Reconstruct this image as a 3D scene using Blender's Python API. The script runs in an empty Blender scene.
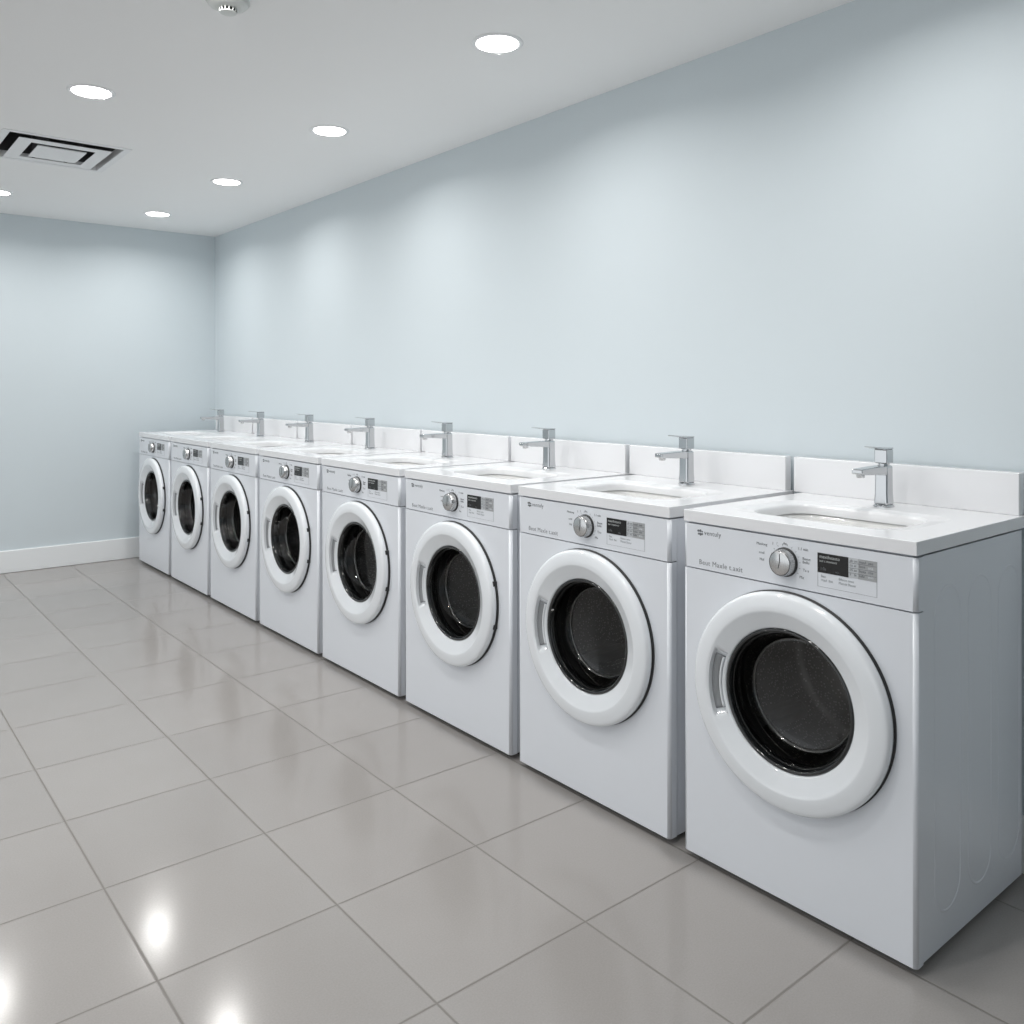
import bpy, bmesh, math
from mathutils import Vector, Matrix
C = bpy.context.scene.collection
PI = math.pi
H = 1.2                       # eye height
ZC = 2.306                    # ceiling
XW = 2.315                    # right wall
YB = 6.31                     # far wall
XL = -3.6                     # room runs on to the left
YR = -2.2                     # wall behind the viewer
XF = 1.73                     # front plane of the machines

# ------------------------------------------------------------------ materials
def mat(name, col, rough=.5, metal=0, spec=.5, coat=0, **kw):
    m = bpy.data.materials.new(name); m.use_nodes = True
    b = m.node_tree.nodes['Principled BSDF']
    b.inputs['Base Color'].default_value = (*col, 1)
    b.inputs['Roughness'].default_value = rough
    b.inputs['Metallic'].default_value = metal
    b.inputs['Specular IOR Level'].default_value = spec
    b.inputs['Coat Weight'].default_value = coat
    b.inputs['Coat Roughness'].default_value = .05
    return m

def noisy(m, scale, amount, bump=0, bscale=None):
    """small tone variation and optional surface bump"""
    nt = m.node_tree; N = nt.nodes; L = nt.links; b = N['Principled BSDF']
    tc = N.new('ShaderNodeTexCoord')
    nz = N.new('ShaderNodeTexNoise'); nz.inputs['Scale'].default_value = scale; nz.inputs['Detail'].default_value = 4
    L.new(tc.outputs['Object'], nz.inputs['Vector'])
    mx = N.new('ShaderNodeMix'); mx.data_type = 'RGBA'
    c = b.inputs['Base Color'].default_value
    mx.inputs[6].default_value = (*[v*(1-amount) for v in c[:3]], 1)
    mx.inputs[7].default_value = (*[min(1, v*(1+amount)) for v in c[:3]], 1)
    L.new(nz.outputs['Fac'], mx.inputs[0]); L.new(mx.outputs[2], b.inputs['Base Color'])
    if bump:
        n2 = N.new('ShaderNodeTexNoise'); n2.inputs['Scale'].default_value = bscale or scale
        L.new(tc.outputs['Object'], n2.inputs['Vector'])
        bp = N.new('ShaderNodeBump'); bp.inputs['Strength'].default_value = bump; bp.inputs['Distance'].default_value = .002
        L.new(n2.outputs['Fac'], bp.inputs['Height']); L.new(bp.outputs['Normal'], b.inputs['Normal'])
    return m

M = {}
M['wall'] = noisy(mat('pale_blue_paint', (.605, .665, .695), .55, spec=.3), 2.0, .012, .06, 300)
M['ceiling'] = noisy(mat('ceiling_paint', (.88, .885, .885), .8, spec=.2), 2.0, .01, .05, 250)
M['trim'] = mat('white_trim_paint', (.80, .82, .83), .35)
M['enamel'] = noisy(mat('white_enamel', (.72, .745, .785), .28, coat=.10), 3.0, .006)
M['door'] = mat('white_glossy_plastic', (.76, .785, .81), .16, coat=.4)
M['panel'] = mat('white_panel_plastic', (.72, .745, .785), .34)
M['quartz'] = (mat('white_quartz', (.78, .785, .80), .18, coat=.2))
M['ceramic'] = mat('white_ceramic', (.80, .80, .79), .08, coat=.6)
M['chrome'] = mat('chrome', (.58, .59, .60), .09, 1)
M['steel'] = mat('brushed_steel', (.60, .60, .60), .25, 1)
M['black'] = mat('black_gloss_plastic', (.010, .011, .012), .10, coat=.5)
M['rubber'] = mat('dark_rubber', (.022, .023, .024), .5)
M['foot'] = mat('black_foot_rubber', (.02, .02, .02), .7)
M['print'] = mat('grey_print', (.14, .15, .16), .5)
M['print2'] = mat('mid_grey_print', (.24, .25, .265), .5)
M['faint'] = mat('pale_grey_print', (.36, .38, .40), .5)
M['screen'] = mat('black_screen', (.008, .008, .008), .12)
M['screentext'] = mat('screen_lettering', (.45, .47, .47), .4)
M['keys'] = mat('grey_key_field', (.36, .37, .38), .35)
M['key2'] = mat('key_field_light', (.50, .52, .54), .35)
M['keyline'] = mat('key_lines', (.16, .17, .18), .5)
M['pocket'] = mat('grey_handle_plastic', (.24, .25, .26), .3)
M['vent'] = mat('white_vent_metal', (.80, .81, .82), .4)
M['dark_steel'] = mat('dark_steel', (.16, .16, .16), .2, 1)
M['duct'] = mat('dark_duct', (.07, .07, .072), .8)
M['dome'] = mat('detector_plastic', (.66, .68, .66), .4)

# drum: perforated metal, its highlights painted as pale dots
def drum_mat():
    m = mat('perforated_drum', (.20, .195, .19), .38, .7)
    nt = m.node_tree; N = nt.nodes; L = nt.links; b = N['Principled BSDF']
    tc = N.new('ShaderNodeTexCoord')
    v = N.new('ShaderNodeTexVoronoi'); v.inputs['Scale'].default_value = 120; v.inputs['Randomness'].default_value = .7
    L.new(tc.outputs['Object'], v.inputs['Vector'])
    r = N.new('ShaderNodeValToRGB'); r.color_ramp.elements[0].position = .20; r.color_ramp.elements[1].position = .34
    r.color_ramp.elements[0].color = (.42, .41, .40, 1); r.color_ramp.elements[1].color = (.15, .145, .14, 1)
    L.new(v.outputs['Distance'], r.inputs[0]); L.new(r.outputs[0], b.inputs['Base Color'])
    return m
M['drum'] = drum_mat()

def glass_mat(name='door_glass', tint=(.60, .60, .59)):
    m = bpy.data.materials.new(name); m.use_nodes = True
    nt = m.node_tree; N = nt.nodes; L = nt.links; N.clear()
    o = N.new('ShaderNodeOutputMaterial'); t = N.new('ShaderNodeBsdfTransparent'); t.inputs[0].default_value = (*tint, 1)
    g = N.new('ShaderNodeBsdfGlossy'); g.inputs['Roughness'].default_value = .03
    lw = N.new('ShaderNodeLayerWeight'); lw.inputs['Blend'].default_value = .5
    pw = N.new('ShaderNodeMath'); pw.operation = 'POWER'; L.new(lw.outputs['Facing'], pw.inputs[0]); pw.inputs[1].default_value = 5
    f = N.new('ShaderNodeMath'); f.operation = 'MULTIPLY_ADD'; L.new(pw.outputs[0], f.inputs[0]); f.inputs[1].default_value = .6; f.inputs[2].default_value = .06
    mx = N.new('ShaderNodeMixShader')
    L.new(f.outputs[0], mx.inputs[0]); L.new(t.outputs[0], mx.inputs[1]); L.new(g.outputs[0], mx.inputs[2]); L.new(mx.outputs[0], o.inputs[0])
    return m
M['glass'] = glass_mat()

def emis(name, col, s):
    m = mat(name, (.9, .9, .9), .5); b = m.node_tree.nodes['Principled BSDF']
    b.inputs['Emission Color'].default_value = (*col, 1); b.inputs['Emission Strength'].default_value = s
    return m
M['lens'] = emis('lamp_lens', (1, .985, .96), 11)

def floor_mat():
    m = mat('grey_porcelain_tile', (.36, .345, .33), .17, spec=.34)
    nt = m.node_tree; N = nt.nodes; L = nt.links; b = N['Principled BSDF']
    geo = N.new('ShaderNodeNewGeometry'); sp = N.new('ShaderNodeSeparateXYZ'); L.new(geo.outputs['Position'], sp.inputs[0])
    def math_(op, a, b_=None, c=None):
        n = N.new('ShaderNodeMath'); n.operation = op
        for i, v in enumerate((a, b_, c)):
            if v is None: continue
            if isinstance(v, (int, float)): n.inputs[i].default_value = v
            else: L.new(v, n.inputs[i])
        return n.outputs[0]
    def cell(out, off, pitch):
        q = math_('DIVIDE', math_('SUBTRACT', out, off), pitch)
        fr = math_('FRACT', q); dist = math_('MULTIPLY', math_('MINIMUM', fr, math_('SUBTRACT', 1, fr)), pitch)
        return dist, math_('FLOOR', q)
    dx, ix = cell(sp.outputs[0], .5448-4.01, .4005)
    dy, iy = cell(sp.outputs[1], 1.789-8.18, .409)
    dmin = math_('MINIMUM', dx, dy)
    mr = N.new('ShaderNodeMapRange'); mr.interpolation_type = 'SMOOTHSTEP'
    mr.inputs['From Min'].default_value = .0012; mr.inputs['From Max'].default_value = .0040
    L.new(dmin, mr.inputs['Value'])
    cmb = N.new('ShaderNodeCombineXYZ'); L.new(ix, cmb.inputs[0]); L.new(iy, cmb.inputs[1])
    wn = N.new('ShaderNodeTexWhiteNoise'); L.new(cmb.outputs[0], wn.inputs['Vector'])
    nz = N.new('ShaderNodeTexNoise'); nz.inputs['Scale'].default_value = 260; nz.inputs['Detail'].default_value = 5
    L.new(geo.outputs['Position'], nz.inputs['Vector'])
    nb = N.new('ShaderNodeTexNoise'); nb.inputs['Scale'].default_value = 3.5; nb.inputs['Detail'].default_value = 3
    L.new(geo.outputs['Position'], nb.inputs['Vector'])
    val = math_('ADD', math_('MULTIPLY_ADD', wn.outputs['Value'], .05, .84), math_('MULTIPLY', nz.outputs['Fac'], .22))
    val = math_('ADD', val, math_('MULTIPLY', math_('SUBTRACT', nb.outputs['Fac'], .5), .08))
    sc_ = N.new('ShaderNodeVectorMath'); sc_.operation = 'SCALE'; sc_.inputs[0].default_value = (.322, .306, .294); L.new(val, sc_.inputs['Scale'])
    mx = N.new('ShaderNodeMix'); mx.data_type = 'RGBA'; L.new(mr.outputs[0], mx.inputs[0])
    mx.inputs[6].default_value = (.19, .178, .165, 1); L.new(sc_.outputs[0], mx.inputs[7]); L.new(mx.outputs[2], b.inputs['Base Color'])
    rg = math_('ADD', math_('MULTIPLY', math_('SUBTRACT', 1, mr.outputs[0]), .5), math_('MULTIPLY_ADD', nz.outputs['Fac'], .05, .115))
    L.new(rg, b.inputs['Roughness'])
    bp = N.new('ShaderNodeBump'); bp.inputs['Strength'].default_value = .4; bp.inputs['Distance'].default_value = .002
    hgt = math_('ADD', mr.outputs[0], math_('MULTIPLY', nz.outputs['Fac'], .02))
    L.new(hgt, bp.inputs['Height']); L.new(bp.outputs['Normal'], b.inputs['Normal'])
    return m
M['floor'] = floor_mat()

# ------------------------------------------------------------------ helpers
def box(bm, x0, x1, y0, y1, z0, z1, mi=0):
    vs = [bm.verts.new((x, y, z)) for z in (z0, z1) for y in (y0, y1) for x in (x0, x1)]
    for idx in ((0, 2, 3, 1), (4, 5, 7, 6), (0, 1, 5, 4), (2, 6, 7, 3), (0, 4, 6, 2), (1, 3, 7, 5)):
        f = bm.faces.new([vs[i] for i in idx]); f.material_index = mi
    return vs

def lathe(bm, prof, seg=72, cx=0, cz=0, mi=0, a0=0, a1=2*PI, fn=None, axis='Y', smooth=True):
    """revolve (radius, depth) pairs; axis Y points into the machine, Z points up"""
    full = abs(a1-a0-2*PI) < 1e-6
    n = seg if full else seg+1
    rings = []
    for k, (r, d) in enumerate(prof):
        if r < 1e-6:
            p = (cx, d, cz) if axis == 'Y' else (cx, cz, d)
            rings.append([bm.verts.new(p)]); continue
        ring = []
        for i in range(n):
            a = a0+(a1-a0)*i/seg
            rr, dd = fn(k, r, d, a) if fn else (r, d)
            p = (cx+rr*math.cos(a), dd, cz+rr*math.sin(a)) if axis == 'Y' else (cx+rr*math.cos(a), cz+rr*math.sin(a), dd)
            ring.append(bm.verts.new(p))
        rings.append(ring)
    for A, B in zip(rings, rings[1:]):
        m_ = n if full else n-1
        for i in range(m_):
            j = (i+1) % n
            if len(A) == 1 and len(B) == 1: continue
            if len(A) == 1: f = bm.faces.new((A[0], B[i], B[j]))
            elif len(B) == 1: f = bm.faces.new((A[i], A[j], B[0]))
            else: f = bm.faces.new((A[i], A[j], B[j], B[i]))
            f.material_index = mi; f.smooth = smooth
    return rings

def tube(bm, pts, r, seg=8, mi=0):
    rings = []
    for i, p in enumerate(pts):
        p = Vector(p); t = (Vector(pts[min(i+1, len(pts)-1)])-Vector(pts[max(i-1, 0)])).normalized()
        a = t.orthogonal().normalized() if i == 0 else (a-t*a.dot(t)).normalized()
        b = t.cross(a)
        rings.append([bm.verts.new(p+(a*math.cos(2*PI*k/seg)+b*math.sin(2*PI*k/seg))*r) for k in range(seg)])
    for A, B in zip(rings, rings[1:]):
        for k in range(seg):
            f = bm.faces.new((A[k], A[(k+1) % seg], B[(k+1) % seg], B[k])); f.smooth = True; f.material_index = mi
    return rings

def obj(name, bm, mats, parent=None, bevel=0, seg=2, ang=35, recalc=True):
    if recalc: bmesh.ops.recalc_face_normals(bm, faces=bm.faces)
    me = bpy.data.meshes.new(name); bm.to_mesh(me); bm.free()
    for m in (mats if isinstance(mats, (list, tuple)) else [mats]): me.materials.append(m)
    o = bpy.data.objects.new(name, me); C.objects.link(o)
    if parent: o.parent = parent
    if bevel:
        md = o.modifiers.new('bevel', 'BEVEL'); md.width = bevel; md.segments = seg; md.limit_method = 'ANGLE'; md.angle_limit = math.radians(ang)
        md.harden_normals = True
        for p in me.polygons: p.use_smooth = True
    return o

def thing(name, label, cat, loc=(0, 0, 0), rz=0, group=None):
    o = bpy.data.objects.new(name, None); C.objects.link(o); o.location = loc; o.rotation_euler.z = rz
    o.empty_display_size = .1
    o['label'] = label; o['category'] = cat
    if group: o['group'] = group
    return o

def struct(o): o['kind'] = 'structure'; return o

def copy_tree(o, parent=None):
    c = o.copy(); C.objects.link(c)
    if parent: c.parent = parent
    for ch in list(o.children): copy_tree(ch, c)
    return c

def text_into(bm, s, x, z, y, size, mi=0, align='LEFT', ext=.0002, spacing=1.0):
    """flat raised lettering on the plane y = const, read from -Y"""
    cu = bpy.data.curves.new('lettering', 'FONT'); cu.body = s; cu.size = size; cu.extrude = ext; cu.align_x = align
    cu.resolution_u = 2; cu.space_character = spacing
    t = bpy.data.objects.new('lettering', cu)
    me = bpy.data.meshes.new_from_object(t)
    me.transform(Matrix.Translation((x, y, z)) @ Matrix.Rotation(PI/2, 4, 'X'))
    n0 = len(bm.faces); bm.from_mesh(me); bm.faces.ensure_lookup_table()
    for f in bm.faces[n0:]: f.material_index = mi
    bpy.data.meshes.remove(me); bpy.data.objects.remove(t); bpy.data.curves.remove(cu)

def ray_rect(a, cx, cz, x0, x1, z0, z1):
    dx, dz = math.cos(a), math.sin(a); t = 1e9
    if dx > 1e-9: t = min(t, (x1-cx)/dx)
    if dx < -1e-9: t = min(t, (x0-cx)/dx)
    if dz > 1e-9: t = min(t, (z1-cz)/dz)
    if dz < -1e-9: t = min(t, (z0-cz)/dz)
    return (cx+dx*t, cz+dz*t)

def ray_rr(a, hx, hy, r):
    """ray from the centre to a rounded rectangle"""
    dx, dy = abs(math.cos(a)), abs(math.sin(a)); t = min(hx/max(dx, 1e-9), hy/max(dy, 1e-9))
    x, y = dx*t, dy*t
    if x > hx-r and y > hy-r:
        cx, cy = hx-r, hy-r
        b = dx*cx+dy*cy; c = cx*cx+cy*cy-r*r
        t = b+math.sqrt(max(0, b*b-c)); x, y = dx*t, dy*t
    return (math.copysign(x, math.cos(a)), math.copysign(y, math.sin(a)))

def angles_for(cx, cz, x0, x1, z0, z1, n=96):
    A = [2*PI*i/n for i in range(n)]
    for X in (x0, x1):
        for Z in (z0, z1): A.append(math.atan2(Z-cz, X-cx) % (2*PI))
    A = sorted(A); out = [A[0]]
    for a in A[1:]:
        if a-out[-1] > 1e-4: out.append(a)
    return out

def skin(bm, loops, mi=0, smooth=False):
    for A, B in zip(loops, loops[1:]):
        n = len(A)
        for i in range(n):
            f = bm.faces.new((A[i], A[(i+1) % n], B[(i+1) % n], B[i])); f.material_index = mi; f.smooth = smooth

# ------------------------------------------------------------------ room
def slab(name, x0, x1, y0, y1, z0, z1, m):
    bm = bmesh.new(); box(bm, x0, x1, y0, y1, z0, z1); return struct(obj(name, bm, m))
slab('floor', XL, XW+.1, YR, YB+.1, -.1, 0, M['floor'])
slab('wall_right', XW, XW+.1, YR, YB, 0, ZC, M['wall'])
slab('wall_back', XL, XW+.1, YB, YB+.1, 0, ZC, M['wall'])
slab('wall_front', XL, XW+.1, YR-.1, YR, 0, ZC, M['wall'])

# ceiling with the openings for the recessed lamps and the air vent
LIT = [(1.722, 2.186, 'round recessed ceiling downlight, the largest and nearest in view, top centre of the photo'),
       (1.745, 3.387, 'round recessed ceiling downlight, second from the near end of the row by the long wall'),
       (1.748, 4.582, 'round recessed ceiling downlight, third from the near end of the long wall row'),
       (1.728, 5.715, 'round recessed ceiling downlight of the long wall row, closest to the room corner'),
       (.822, 3.506, 'round recessed ceiling downlight just in front of the square air vent'),
       (.822, 5.655, 'round recessed ceiling downlight cut off by the left edge of the photo, beyond the vent')]
OFF = [(1.74, .99), (.822, 2.33), (.822, 1.15), (-.2, 5.65), (-.2, 4.5), (-.2, 3.35), (-.2, 2.2), (-.2, 1.05),
       (-1.5, 5.0), (-1.5, 3.4), (-1.5, 1.8)]  # unseen lamps put in to light the room, first one inferred from the wall
LAMP_OFF = 'unseen round recessed ceiling downlight, out of view, there to light the room'
VX0, VX1, VY0, VY1 = .636, 1.160, 4.222, 4.775
bm = bmesh.new()
cuts = [(x-.055, x+.055, y-.055, y+.055) for x, y, *_ in LIT+OFF] + [(VX0+.03, VX1-.03, VY0+.03, VY1-.03)]
xs = sorted({XL, XW+.1} | {c[0] for c in cuts} | {c[1] for c in cuts}); ys = sorted({YR, YB+.1} | {c[2] for c in cuts} | {c[3] for c in cuts})
gv = {}
def V(x, y, z):
    k = (round(x, 5), round(y, 5), z)
    if k not in gv: gv[k] = bm.verts.new((x, y, z))
    return gv[k]
for x0, x1 in zip(xs, xs[1:]):
    for y0, y1 in zip(ys, ys[1:]):
        mx_, my_ = (x0+x1)/2, (y0+y1)/2
        hole = any(c[0] < mx_ < c[1] and c[2] < my_ < c[3] for c in cuts)
        if not hole: bm.faces.new((V(x0, y0, ZC), V(x0, y1, ZC), V(x1, y1, ZC), V(x1, y0, ZC)))
        bm.faces.new((V(x0, y0, ZC+.2), V(x1, y0, ZC+.2), V(x1, y1, ZC+.2), V(x0, y1, ZC+.2)))
for c in cuts:
    P4 = [(c[0], c[2]), (c[1], c[2]), (c[1], c[3]), (c[0], c[3])]
    # walls of each opening
    for i in range(4):
        (ax, ay), (bx_, by_) = P4[i], P4[(i+1) % 4]
        bm.faces.new([bm.verts.new(p) for p in ((ax, ay, ZC), (bx_, by_, ZC), (bx_, by_, ZC+.2), (ax, ay, ZC+.2))])
P4 = [(XL, YR), (XW+.1, YR), (XW+.1, YB+.1), (XL, YB+.1)]
for i in range(4):
    (ax, ay), (bx_, by_) = P4[i], P4[(i+1) % 4]
    bm.faces.new([bm.verts.new(p) for p in ((ax, ay, ZC), (bx_, by_, ZC), (bx_, by_, ZC+.2), (ax, ay, ZC+.2))])
struct(obj('ceiling', bm, M['ceiling'], recalc=False))

def baseboard(name, x0, x1, y0, y1, axis):
    bm = bmesh.new(); box(bm, x0, x1, y0, y1, 0, .144)
    o = obj(name, bm, M['trim'], bevel=.005, seg=2); return struct(o)
baseboard('baseboard_back', XL, XW, YB-.016, YB, 'x')
baseboard('baseboard_right', XW-.012, XW, YR, YB-.016, 'y')

# ------------------------------------------------------------------ washing machine prototype
W = .62; HW = W/2; DEP = .540
ZB, ZSPLIT, ZT = .017, .738, .851
DZ, DX = .482, .003           # door centre
LABEL_W = ['nearest white front-loading washing machine at the right edge, ribbed side panel fully visible',
 'white front-loading washing machine immediately left of the nearest one',
 'white front-loading washing machine, third counting from the nearest one, first with dark door hinges',
 'white front-loading washing machine, fourth counting from the nearest one',
 'white front-loading washing machine, fifth counting from the nearest, with three more behind it',
 'white front-loading washing machine, third counting from the pale blue back wall',
 'white front-loading washing machine, next to last before the pale blue back wall',
 'farthest white front-loading washing machine, right beside the back wall baseboard']
LABEL_S = ['nearest white sink top with backsplash and square chrome tap, cut by right photo edge',
 'white sink top with chrome tap on the washing machine left of the nearest one',
 'white sink top with chrome tap, third counting from the nearest washing machine',
 'white sink top with chrome tap, fourth counting from the nearest washing machine',
 'white sink top with chrome tap, fifth counting from the nearest, three more behind it',
 'white sink top with chrome tap, third counting from the pale blue back wall',
 'white sink top with chrome tap, next to last before the back wall',
 'farthest white sink top with chrome tap, in the corner by the back wall']

wm = thing('washing_machine', LABEL_W[0], 'washing machine', group='row of front-loading washing machines')

# cabinet: hollow box, side panels with pressed stadium ribs
bm = bmesh.new()
y0, y1, t = .032, DEP, .004; s = HW-.003
box(bm, -s, -s+t, y0, y1, ZB, ZT); box(bm, s-t, s, y0, y1, ZB, ZT)
box(bm, -s+t, s-t, y1-t, y1, ZB, ZT); box(bm, -s+t, s-t, y0, y1-t, ZB, ZB+t); # top: four strips around the opening for the basin, and the recessed shoulder the sink top sits on
for a, b, c, d in ((-s+t, s-t, y0, .085), (-s+t, s-t, .385, y1-t), (-s+t, -.22, .085, .385), (.22, s-t, .085, .385)): box(bm, a, b, c, d, ZT-t, ZT)
for a, b, c, d in ((-s+.012, s-.012, .014, .085), (-s+.012, s-.012, .385, y1-.01), (-s+.012, -.22, .085, .385), (.22, s-.012, .085, .385)): box(bm, a, b, c, d, ZT-.002, .856)
for sx in (-1, 1):
    for ya, yb in ((.085, .205), (.245, .365), (.405, .525)):
        r = (yb-ya)/2; ym = (ya+yb)/2; zt, zb = .775, .085
        pts = [(sx*(s-.0036), ym+r*math.cos(a), zt-r+r*1.0*math.sin(a)) for a in [PI*i/14 for i in range(15)]]
        pts += [(sx*(s-.0036), ym-r*math.cos(a), zb+r-r*math.sin(a)) for a in [PI*i/14 for i in range(15)]]
        pts.append(pts[0]); tube(bm, pts, .0050, 12)
obj('cabinet', bm, M['enamel'], wm)

# front panel with door opening; the vertical edges are rounded
RC = .009
def edge_strips(bm, z0, z1):
    for sx in (-1, 1):
        pr = [(HW-RC+RC*math.sin(PI/2*k/7), RC-RC*math.cos(PI/2*k/7)) for k in range(8)] + [(HW, .028), (HW-RC, .028)]
        lo_ = [bm.verts.new((sx*x, y, z0)) for x, y in pr]; hi_ = [bm.verts.new((sx*x, y, z1)) for x, y in pr]
        for i in range(len(pr)-1):
            f = bm.faces.new((lo_[i], lo_[i+1], hi_[i+1], hi_[i])) if sx > 0 else bm.faces.new((lo_[i+1], lo_[i], hi_[i], hi_[i+1])); f.smooth = i < 7
        f = bm.faces.new(lo_ if sx < 0 else lo_[::-1]); f = bm.faces.new(hi_[::-1] if sx < 0 else hi_)
bm = bmesh.new(); w_ = HW-RC
A = angles_for(DX, DZ, -w_, w_, ZB, ZSPLIT)
o_f = [bm.verts.new((p[0], 0, p[1])) for p in (ray_rect(a, DX, DZ, -w_, w_, ZB, ZSPLIT) for a in A)]
o_b = [bm.verts.new((v.co.x, .028, v.co.z)) for v in o_f]
i_f = [bm.verts.new((DX+.185*math.cos(a), 0, DZ+.185*math.sin(a))) for a in A]
i_b = [bm.verts.new((v.co.x, .028, v.co.z)) for v in i_f]
skin(bm, [o_b, o_f, i_f, i_b, o_b])
bmesh.ops.recalc_face_normals(bm, faces=bm.faces)
edge_strips(bm, ZB, ZSPLIT)
fp = obj('front_panel', bm, M['enamel'], wm, recalc=False)

# control panel
bm = bmesh.new()
box(bm, -w_, w_, 0, .028, ZSPLIT+.003, ZT); bmesh.ops.recalc_face_normals(bm, faces=bm.faces)
edge_strips(bm, ZSPLIT+.003, ZT)
cp = obj('control_panel', bm, M['panel'], wm, recalc=False)
# brand mark and lettering
bm = bmesh.new(); yl = -.0003
for (dx, dz, r) in ((0, .004, .0030), (.0065, .0045, .0034), (.001, -.0035, .0026), (.007, -.004, .0038), (.0125, .003, .0022), (.0128, -.003, .0026)):
    lathe(bm, [(0, -.0006), (r, -.0006), (r, .0001)], 10, -.262+dx, .8315+dz, axis='Y', smooth=False)
text_into(bm, 'ventuly', -.243, .8275, yl, .0165, spacing=1.1)
obj('brand_logo', bm, M['print'], cp)
bm = bmesh.new(); text_into(bm, 'Beut Maxle t.axit', -.260, .7520, yl, .0180, spacing=1.08)
obj('model_lettering', bm, M['print2'], cp)
# dial
KX, KZ = -.004, .796
bm = bmesh.new()
lathe(bm, [(.0335, .0), (.0335, -.004), (.0315, -.0055), (.031, -.0055)], 48, KX, KZ, mi=1)
lathe(bm, [(.031, -.002), (.0295, -.021), (.0282, -.0235)], 48, KX, KZ)
lathe(bm, [(.0282, -.0235), (.0276, -.0225), (.0268, -.0235)], 48, KX, KZ, mi=1)
lathe(bm, [(.0268, -.0235), (.025, -.0245), (0, -.0245)], 48, KX, KZ)
for k in range(36):
    a = 2*PI*k/36
    tube(bm, [(KX+.0309*math.cos(a), -.003, KZ+.0309*math.sin(a)), (KX+.0297*math.cos(a), -.020, KZ+.0297*math.sin(a))], .0006, 5)
dial = obj('dial', bm, [M['steel'], M['rubber']], cp)
dial['label'] = 'brushed metal programme dial with dark rim'
bm = bmesh.new()
tube(bm, [(KX-.003, -.0247, KZ-.012), (KX+.001, -.0247, KZ+.004), (KX+.001, -.0247, KZ+.021)], .0009, 6)
obj('dial_pointer', bm, M['rubber'], cp)
bm = bmesh.new()
for tx, tz, s_ in ((-.084, .826, 'Maxlong'), (-.040, .831, '1'), (-.028, .833, '/'), (-.010, .835, 'An'), (.030, .829, '1.1 min'),
                   (.042, .808, 'Baeut'), (.042, .800, 'Bellu'), (.043, .782, 'Ta a'), (.034, .765, 'Mu'), (-.077, .806, 'coul'), (-.075, .790, 'Hul')):
    text_into(bm, s_, tx, tz, yl, .0090)
for k in range(14):
    a = math.radians(215-k*19); r0, r1 = .0375, .0415
    tube(bm, [(KX+r0*math.cos(a), -.0001, KZ+r0*math.sin(a)), (KX+r1*math.cos(a), -.0001, KZ+r1*math.sin(a))], .0005, 4)
obj('dial_markings', bm, M['print'], cp)
# display block
x0, x1, zt, zb, zm, xm = .081, .223, .8305, .7555, .7875, .157
bm = bmesh.new()
box(bm, x0, xm, -.0012, .0002, zm, zt, 0)
text_into(bm, 'maxtheauto', x0+.005, zt-.011, -.0014, .0105, 1)
text_into(bm, 'aut t memoni', x0+.005, zt-.0195, -.0014, .0080, 1)
text_into(bm, '1:0a', x0+.007, zm+.006, -.0014, .0090, 2)
text_into(bm, 'min', x0+.045, zm+.004, -.0014, .0060, 2)
ds = obj('display_screen', bm, [M['screen'], M['screentext'], M['keyline']], cp)
ds['label'] = 'small black display with pale lettering'
bm = bmesh.new()
box(bm, xm, .1795, -.0009, .0002, zm, zt, 1); box(bm, .1795, x1, -.0009, .0002, zm, zt, 0)
for i in range(4):
    z = zt-.0085-i*.0098
    text_into(bm, ('ab', 'cu', '05', 'li')[i], xm+.003, z, -.0011, .008, 2); text_into(bm, ('on', 'ei', 'an', 'ta')[i], xm+.013, z, -.0011, .008, 2)
    text_into(bm, ('maul', 'lemi', 'baxa', 'telu')[i], .182, z, -.0011, .0085, 2); text_into(bm, ('axe', 'una', 'ote', 'min')[i], .203, z, -.0011, .0085, 3 if i % 2 else 2)
for i in range(1, 4):
    z = zt-i*(zt-zm)/4; box(bm, xm+.001, x1-.001, -.0012, -.0009, z-.0004, z+.0004, 2)
kp = obj('keypad', bm, [M['keys'], M['key2'], M['keyline'], M['panel']], cp); kp['label'] = 'grey key field beside the display'
bm = bmesh.new()
for a, b, c, d in ((x0, x1, zb, zb+.0006), (x0, x0+.0006, zb, zm), (x1-.0008, x1, zb, zm)): box(bm, a, b, -.0005, .0002, c, d)
text_into(bm, 'Bau', x0+.008, zm-.0105, yl, .008); text_into(bm, 'Haul  Bei', x0+.008, zm-.019, yl, .008)
text_into(bm, 'Bileon texu', x0+.052, zm-.0105, yl, .008); text_into(bm, 'Memit Bauer', x0+.052, zm-.019, yl, .008)
obj('info_strip', bm, M['faint'], cp)

# door: ring, pocket handle, black window rim, glass bowl
def sl(r): return -.0375+(.2000-r)/.0395*.0245
prof = [(.200, -.0005), (.236, -.0045), (.2430, -.007), (.2462, -.012), (.2468, -.020), (.2458, -.0265), (.2432, -.0318), (.2390, -.0348), (.232, -.0366), (.219, -.0392),
        (.207, -.0405), (.2035, -.0400), (.2000, -.0375), (.1985, sl(.1985)), (.1965, sl(.1965)), (.1930, sl(.193)), (.180, sl(.18)), (.1720, sl(.172)), (.1700, sl(.170)), (.1675, sl(.1675)), (.1640, sl(.1640)), (.1625, -.0120), (.1615, -.002)]
def pocket(k, r, d, a):
    if 14 <= k <= 17:
        dd = abs(((a-PI+PI) % (2*PI))-PI)
        if dd < math.radians(22.6): return r, d+.013
    return r, d
bm = bmesh.new()
lathe(bm, prof, 128, DX, DZ, fn=pocket)
door = obj('door', bm, M['door'], wm); door.scale.y = .84; door['label'] = 'round glossy white door ring'
md = door.modifiers.new('edges', 'EDGE_SPLIT'); md.split_angle = math.radians(50)
bm = bmesh.new()
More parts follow.
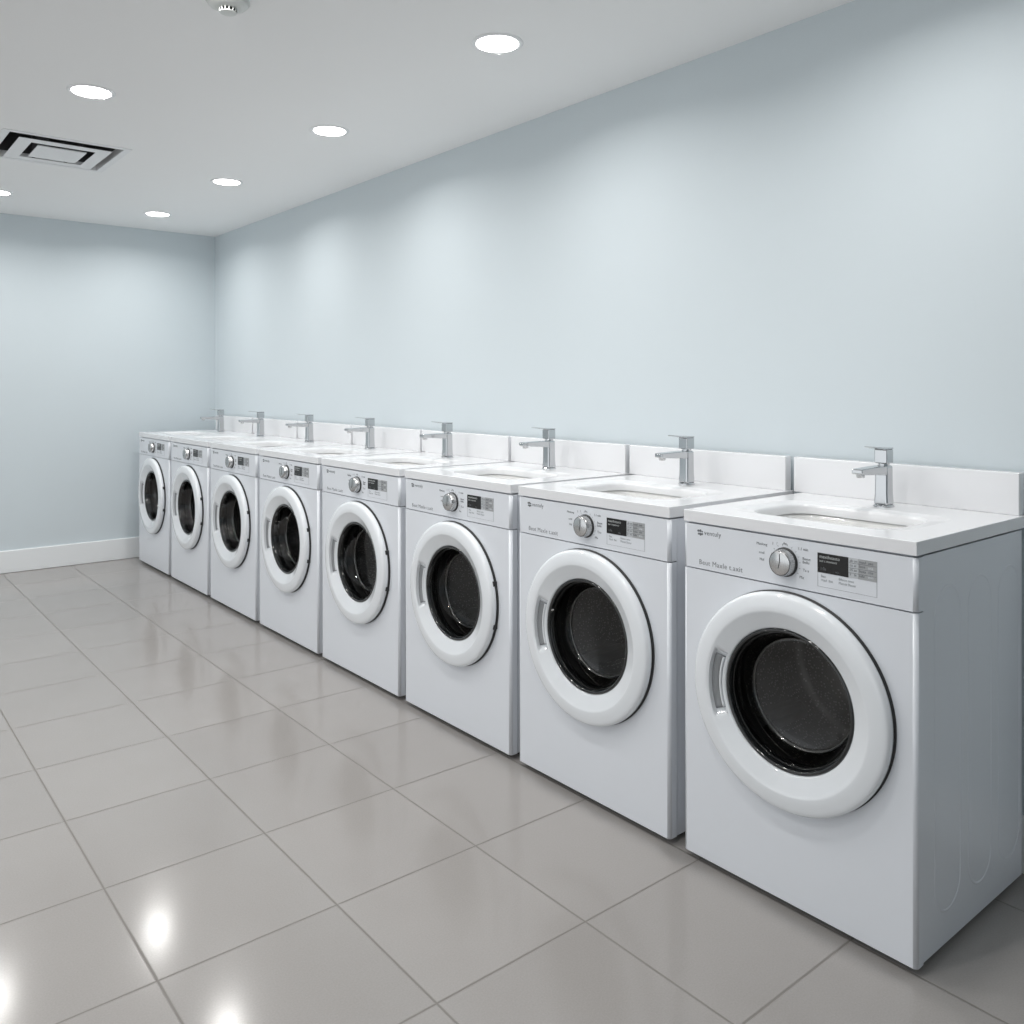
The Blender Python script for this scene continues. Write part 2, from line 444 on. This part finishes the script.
lathe(bm, [(.1962, sl(.1962)+.011), (.184, sl(.184)+.0095), (.1722, sl(.1722)+.0095)], 20, DX, DZ, a0=PI-math.radians(20.5), a1=PI+math.radians(20.5), mi=0)
lathe(bm, [(.1790, sl(.179)+.006), (.1765, sl(.1765)+.001), (.1735, sl(.1735)+.0005), (.1728, sl(.1728)+.009)], 20, DX, DZ, a0=PI-math.radians(20), a1=PI+math.radians(20), mi=1)
hd = obj('door_handle', bm, [M['pocket'], M['door']], door); hd['label'] = 'grey recessed door grip'
md = hd.modifiers.new('thick', 'SOLIDIFY'); md.thickness = .001
bm = bmesh.new()
lathe(bm, [(r_+.0035, d_) for r_, d_ in [(.1588, -.008), (.1580, -.0135), (.1550, -.0155), (.1515, -.0148), (.1495, -.011), (.1485, .002), (.1470, .004), (.1462, .002), (.1450, .004), (.1440, .03), (.150, .034), (.158, .02), (.1588, -.008)]], 96, DX, DZ)
rim = obj('window_rim', bm, M['black'], door); rim['label'] = 'glossy black window rim'
bm = bmesh.new()
lathe(bm, [(.1495, -.004), (.1460, .012), (.1400, .035), (.1320, .056), (.1285, .062), (.1262, .064), (.1238, .062), (.120, .063), (.10, .068), (.06, .073), (0, .075)], 96, DX, DZ)
gl = obj('window_glass', bm, M['glass'], door); gl['label'] = 'clear bowl-shaped door glass'
bm = bmesh.new()
lathe(bm, [(.1300, .0605), (.1285, .0640), (.1262, .0655), (.1240, .0640), (.1250, .0660), (.1290, .0665), (.1315, .0625), (.1300, .0605)], 96, DX, DZ)
obj('glass_edge_ring', bm, M['dark_steel'], door)
bm = bmesh.new()
lathe(bm, [(.215, -.0030), (.2478, -.0036), (.2484, -.0020), (.2480, .0), (.215, .0)], 96, DX, DZ)  # black ring added as the shadow line in the gap behind the door
obj('door_gap_shadow', bm, M['rubber'], wm)
bm = bmesh.new()
lathe(bm, [(.184, .002), (.182, .030), (.172, .045), (.166, .060), (.170, .075), (.178, .080)], 72, DX, DZ)
g_ = obj('gasket', bm, M['rubber'], wm)
bm = bmesh.new()
lathe(bm, [(.176, .085), (.182, .080), (.225, .095), (.232, .11), (.232, .37), (.226, .385), (.20, .395), (.09, .400), (.075, .412), (0, .415)], 72, DX, DZ)
dr = obj('drum', bm, M['drum'], wm)
for k in range(3):
    a = math.radians(100+120*k); bm = bmesh.new()
    ca, sa = math.cos(a), math.sin(a)
    loops = []
    for yy, hh in ((.12, .006), (.15, .040), (.30, .040), (.345, .006)):
        loops.append([bm.verts.new((DX+ca*(.231-h_)-sa*w_, yy, DZ+sa*(.231-h_)+ca*w_)) for w_, h_ in ((-.028, 0), (-.010, hh), (.010, hh), (.028, 0))])
    skin(bm, loops); bm.faces.new(loops[0]); bm.faces.new(loops[-1])
    obj('drum_paddle', bm, M['rubber'], dr, bevel=.004)
for sx in (-1, 1):
    for fy in (.07, DEP-.06):
        bm = bmesh.new(); lathe(bm, [(0, 0), (.024, 0), (.024, .006), (.012, .008), (.012, .016), (0, .016)], 20, sx*(HW-.045), fy, axis='Z')
        obj('foot', bm, M['foot'], wm)

# ------------------------------------------------------------------ sink top prototype
ZS0, ZS1 = .856, .8845
SD = .570; BX, BY = -.010, .235        # basin centre
st = thing('sink_top', LABEL_S[0], 'sink', group='row of sink tops on the washing machines')
bm = bmesh.new()
A = angles_for(BX, BY, -HW, HW, -.001, SD, 120)
def loop(z, hx, hy, r): return [bm.verts.new((BX+p[0], BY+p[1], z)) for p in (ray_rr(a, hx, hy, r) for a in A)]
orc = [ray_rect(a, BX, BY, -HW, HW, -.001, SD) for a in A]
ob = [bm.verts.new((p[0], p[1], ZS0-ZS0)) for p in orc]; ot = [bm.verts.new((p[0], p[1], ZS1-ZS0)) for p in orc]
TH = ZS1-ZS0
skin(bm, [ob, ot, loop(TH, .2390, .1560, .075)])
bmesh.ops.remove_doubles(bm, verts=bm.verts, dist=1e-6)
# sloped lip and opening, smooth
l0 = loop(TH, .2390, .1560, .075); l1 = loop(TH-.0012, .2350, .1520, .073); l2 = loop(TH-.0038, .1980, .1270, .070); l3 = loop(TH-.0058, .1930, .1220, .068)
l4 = loop(TH-.012, .1910, .1200, .066); l5 = loop(0, .1910, .1200, .066)
skin(bm, [l0, l1, l2, l3, l4, l5], smooth=True); skin(bm, [l5, ob]) if False else None
bmesh.ops.remove_doubles(bm, verts=bm.verts, dist=1e-6)
ct = obj('countertop', bm, M['quartz'], st)
# underside closes against the basin flange
md = ct.modifiers.new('bevel', 'BEVEL'); md.width = .0035; md.segments = 3; md.limit_method = 'ANGLE'; md.angle_limit = math.radians(60)
bm = bmesh.new()
box(bm, -HW-.028, HW-.008, SD-.031, SD, TH-.0005, TH+.104)
obj('backsplash', bm, M['quartz'], st, bevel=.003, seg=3)
bm = bmesh.new()
def loopb(z, hx, hy, r): return [bm.verts.new((BX+p[0], BY+p[1], z)) for p in (ray_rr(a, hx, hy, r) for a in A)]
LB = [loopb(0-.0003, .205, .134, .075), loopb(-.0003, .194, .123, .068), loopb(-.010, .1925, .1215, .068), loopb(-.06, .186, .115, .066), loopb(-.085, .176, .105, .06), loopb(-.098, .155, .085, .05), loopb(-.104, .06, .04, .03)]
ce = bm.verts.new((BX, BY, -.106)); skin(bm, LB, smooth=True)
for i in range(len(A)): bm.faces.new((LB[-1][i], LB[-1][(i+1) % len(A)], ce)).smooth = True
ba = obj('basin', bm, M['ceramic'], st); ba['label'] = 'white undermounted ceramic basin'
bm = bmesh.new(); lathe(bm, [(.024, -.1045), (.023, -.1020), (.019, -.1015), (.017, -.1035), (0, -.1035)], 28, BX, BY, axis='Z')
obj('drain', bm, M['chrome'], ba)
# tap
FY = .446
def rbox(bm, x0, x1, y0, y1, z0, z1): return box(bm, x0, x1, y0, y1, z0, z1)
bm = bmesh.new(); lathe(bm, [(.0, TH-.0005), (.027, TH-.0005), (.027, TH+.003), (.0245, TH+.0055), (0, TH+.0055)], 40, 0, FY, axis='Z', smooth=False)
base = obj('tap_base', bm, M['chrome'], st)
bm = bmesh.new()
lv = [[bm.verts.new((sx_*w, FY+sy_*d, z)) for sx_, sy_ in ((-1, -1), (1, -1), (1, 1), (-1, 1))] for w, d, z in
      ((.0205, .0195, TH+.004), (.0185, .0178, TH+.035), (.0180, .0172, TH+.090), (.0180, .0172, TH+.108))]
skin(bm, lv); bm.faces.new(lv[0]); bm.faces.new(lv[-1])
tap = obj('tap_body', bm, M['chrome'], st, bevel=.0065, seg=4, ang=50)
bm = bmesh.new()
sp = [[bm.verts.new((x, y, z)) for x, z in ((-w, zl), (w, zl), (w, zh), (-w, zh))] for y, w, zl, zh in
      ((FY-.014, .0178, TH+.083, TH+.1075), (FY-.06, .0172, TH+.087, TH+.1075), (FY-.125, .0155, TH+.0905, TH+.1060), (FY-.137, .0150, TH+.093, TH+.1055))]
skin(bm, sp); bm.faces.new(sp[0]); bm.faces.new(sp[-1])
obj('spout', bm, M['chrome'], tap, bevel=.003, seg=3)
bm = bmesh.new(); lathe(bm, [(0, TH+.083), (.0095, TH+.083), (.0105, TH+.085), (.0105, TH+.094)], 24, 0, FY-.118, axis='Z')
obj('aerator', bm, M['steel'], tap)
bm = bmesh.new()
lathe(bm, [(.0150, TH+.106), (.0150, TH+.114)], 24, 0, FY, axis='Z')
box(bm, -.0180, .0180, FY-.0185, FY+.0172, TH+.113, TH+.150)
obj('tap_handle', bm, M['chrome'], tap, bevel=.003, seg=3, ang=50)
bm = bmesh.new()
lv = [[bm.verts.new((x, y, z)) for x, z in ((-w, zl), (w, zl), (w, zl+h_), (-w, zl+h_))] for y, w, zl, h_ in
      ((FY+.0172, .0180, TH+.1500, .0045), (FY-.025, .0178, TH+.1503, .0045), (FY-.078, .0120, TH+.1575, .0030))]
skin(bm, lv); bm.faces.new(lv[0]); bm.faces.new(lv[-1])
obj('tap_lever', bm, M['chrome'], tap, bevel=.0012, seg=2, ang=50)

# ------------------------------------------------------------------ lay out the row
LEFTS = [1.4195, 2.083, 2.754, 3.433, 4.113, 4.792, 5.469, 6.142]
WID = [.598, .617, .632, .640, .645, .642, .640, .635]
for i in range(8):
    w = wm if i == 0 else copy_tree(wm if i < 3 else w3)
    s_ = st if i == 0 else copy_tree(st)
    if i == 2: w3 = w
    for o, z, lab in ((w, 0, LABEL_W[i]), (s_, ZS0, LABEL_S[i])):
        o.location = (XF, LEFTS[i]-WID[i]/2, z); o.rotation_euler.z = -PI/2
        o.scale = (WID[i]/W, 1, 1); o['label'] = lab
    if i < 2:         # the near doors keep their full round width
        for ch in w.children:
            if ch.name.split('.')[0] in ('door', 'drum', 'gasket', 'door_gap_shadow'): ch.scale.x = (1.055, 1.02)[i]; ch.location.x = .002
    else:
        for ch in w.children:
            if ch.name.split('.')[0] in ('door', 'drum', 'gasket', 'door_gap_shadow'): ch.scale.x = W/WID[i]; ch.location.x = .004
    if i == 2:        # little dark hinge caps show on the right rim of the doors from here on
        dd = [c_ for c_ in w.children if c_.name.startswith('door.')][0]
        for z in (.415, .555):
            bm = bmesh.new(); x = DX+math.sqrt(.2462**2-(z-DZ)**2)
            box(bm, x-.004, x+.004, -.018, .0, z-.008, z+.008)
            obj('hinge', bm, M['rubber'], dd, bevel=.0015)

# ------------------------------------------------------------------ ceiling fittings
bm = bmesh.new()
lathe(bm, [(.0672, -.0003), (.0672, -.0022), (.0705, -.004), (.079, -.0045), (.084, -.002), (.0845, .0), (.0845, .0005)], 48, axis='Z')
dl = thing('downlight', LIT[0][2], 'ceiling light', group='recessed ceiling downlights')
obj('trim_ring', bm, M['vent'], dl)
bm = bmesh.new(); lathe(bm, [(.0, -.0080), (.040, -.0076), (.058, -.0066), (.0655, -.0050), (.0670, -.0030), (.0670, -.0002), (0, -.0002)], 48, axis='Z')
ln = obj('lens', bm, M['lens'], dl); ln['label'] = 'glowing white lamp lens'
L = bpy.data.lights.new('lamp', 'AREA'); L.shape = 'DISK'; L.size = .126; L.energy = 5.0; L.color = (1, .985, .965); L.spread = math.radians(158)
lo = bpy.data.objects.new('lamp', L); C.objects.link(lo); lo.parent = dl; lo.location = (0, 0, -.0085)
for i, (x, y, *lab) in enumerate(LIT+OFF):
    d = dl if i == 0 else copy_tree(dl)
    d.location = (x-.010, y-.018, ZC)
    d['label'] = lab[0] if lab else LAMP_OFF
    d['group'] = 'recessed ceiling downlights' if lab else 'unseen downlights that light the room'

# square stepped air vent
vt = thing('ceiling_vent', 'square white stepped ceiling air vent beyond a downlight, dark slots inside', 'air vent', ((VX0+VX1)/2, (VY0+VY1)/2, ZC))
hx, hy = (VX1-VX0)/2, (VY1-VY0)/2
def sq_ring(bm, stages):
    loops = [[bm.verts.new((sx_*a, sy_*b, z)) for sx_, sy_ in ((-1, -1), (1, -1), (1, 1), (-1, 1))] for a, b, z in stages]
    skin(bm, loops+[loops[0]])
bm = bmesh.new()
sq_ring(bm, [(hx, hy, 0), (hx, hy, -.003), (hx-.028, hy-.028, -.003), (hx-.030, hy-.030, .0), (hx-.032, hy-.032, .03), (hx-.030, hy-.030, .03), (hx-.028, hy-.028, .001)])
obj('vent_frame', bm, M['vent'], vt)
a, b = .070, .128
bm = bmesh.new()
sq_ring(bm, [(hx-a, hy-a, -.0100), (hx-b, hy-b, -.0100), (hx-b, hy-b, -.0080), (hx-a, hy-a, -.0080)])
obj('vent_louvre', bm, M['vent'], vt)
bm = bmesh.new()
hc, hd_ = hx-.160, hy-.160
cap = [[bm.verts.new((sx_*p, sy_*q, z)) for sx_, sy_ in ((-1, -1), (1, -1), (1, 1), (-1, 1))] for p, q, z in ((hc, hd_, -.0080), (hc, hd_, -.0125), (hc-.002, hd_-.002, -.0130))]
skin(bm, cap); bm.faces.new(cap[0]); bm.faces.new(cap[-1])
obj('vent_centre_plate', bm, M['vent'], vt)
bm = bmesh.new()
box(bm, -hx+.034, hx-.034, -hy+.034, hy-.034, .12, .13)
for a in (-1, 1):
    box(bm, min(a*(hx-.036), a*(hx-.033)), max(a*(hx-.036), a*(hx-.033)), -hy+.034, hy-.034, .0305, .12)
    box(bm, -hx+.037, hx-.037, min(a*(hy-.036), a*(hy-.033)), max(a*(hy-.036), a*(hy-.033)), .0305, .12)
for a in (-1, 1):
    box(bm, a*.07-.003, a*.07+.003, -hy+.085, hy-.085, -.0080, .12)
db = obj('vent_duct_box', bm, M['duct'], vt); db['label'] = 'dark duct opening above the louvres'

# smoke detector
sd = thing('smoke_detector', 'round white smoke detector on the ceiling at the top photo edge', 'smoke detector', (.922, 2.412, ZC))
bm = bmesh.new(); lathe(bm, [(0, 0), (.060, 0), (.061, -.008), (.058, -.010)], 48, axis='Z'); obj('detector_base', bm, M['dome'], sd)
bm = bmesh.new(); lathe(bm, [(.057, -.010), (.0565, -.014), (.050, -.020), (.038, -.024), (.029, -.0255), (.020, -.0255)], 48, axis='Z'); obj('detector_cover', bm, M['dome'], sd)
bm = bmesh.new()
lathe(bm, [(.019, -.025), (.019, -.036), (.0, -.036)], 32, axis='Z', mi=0)
for k in range(14):
    a = 2*PI*k/14; c, s2 = math.cos(a), math.sin(a)
    tube(bm, [(.0250*c, .0250*s2, -.025), (.0235*c, .0235*s2, -.0365)], .0018, 6, mi=1)
lathe(bm, [(.0245, -.036), (.0245, -.0375), (.020, -.0388), (0, -.0392)], 32, axis='Z', mi=1)
lathe(bm, [(.0245, -.036), (.0, -.036)], 32, axis='Z', mi=1)
ch = obj('sensor_cage', bm, [M['duct'], M['dome']], sd); ch['label'] = 'slotted sensor cage with dark openings'

# ------------------------------------------------------------------ world, camera, view
w = bpy.data.worlds.new('world'); bpy.context.scene.world = w; w.use_nodes = True
bg = w.node_tree.nodes['Background']; bg.inputs[0].default_value = (.93, .97, 1, 1); bg.inputs[1].default_value = 1.15
cam = bpy.data.cameras.new('camera'); co = bpy.data.objects.new('camera', cam); C.objects.link(co)
co.location = (0, 0, H); co.rotation_euler = (PI/2, 0, -math.atan2(700, 856))
cam.sensor_width = 36; cam.lens = 36*856/1024; cam.shift_y = -126/1024; cam.clip_start = .05
sc = bpy.context.scene; sc.camera = co
sc.view_settings.view_transform = 'Standard'; sc.view_settings.look = 'None'; sc.view_settings.gamma = 1; sc.view_settings.use_curve_mapping = False
sc.view_settings.exposure = .07
sc.cycles.use_denoising = True
sc.cycles.max_bounces = 10; sc.cycles.diffuse_bounces = 6; sc.cycles.transparent_max_bounces = 12
sc.cycles.sample_clamp_indirect = 6
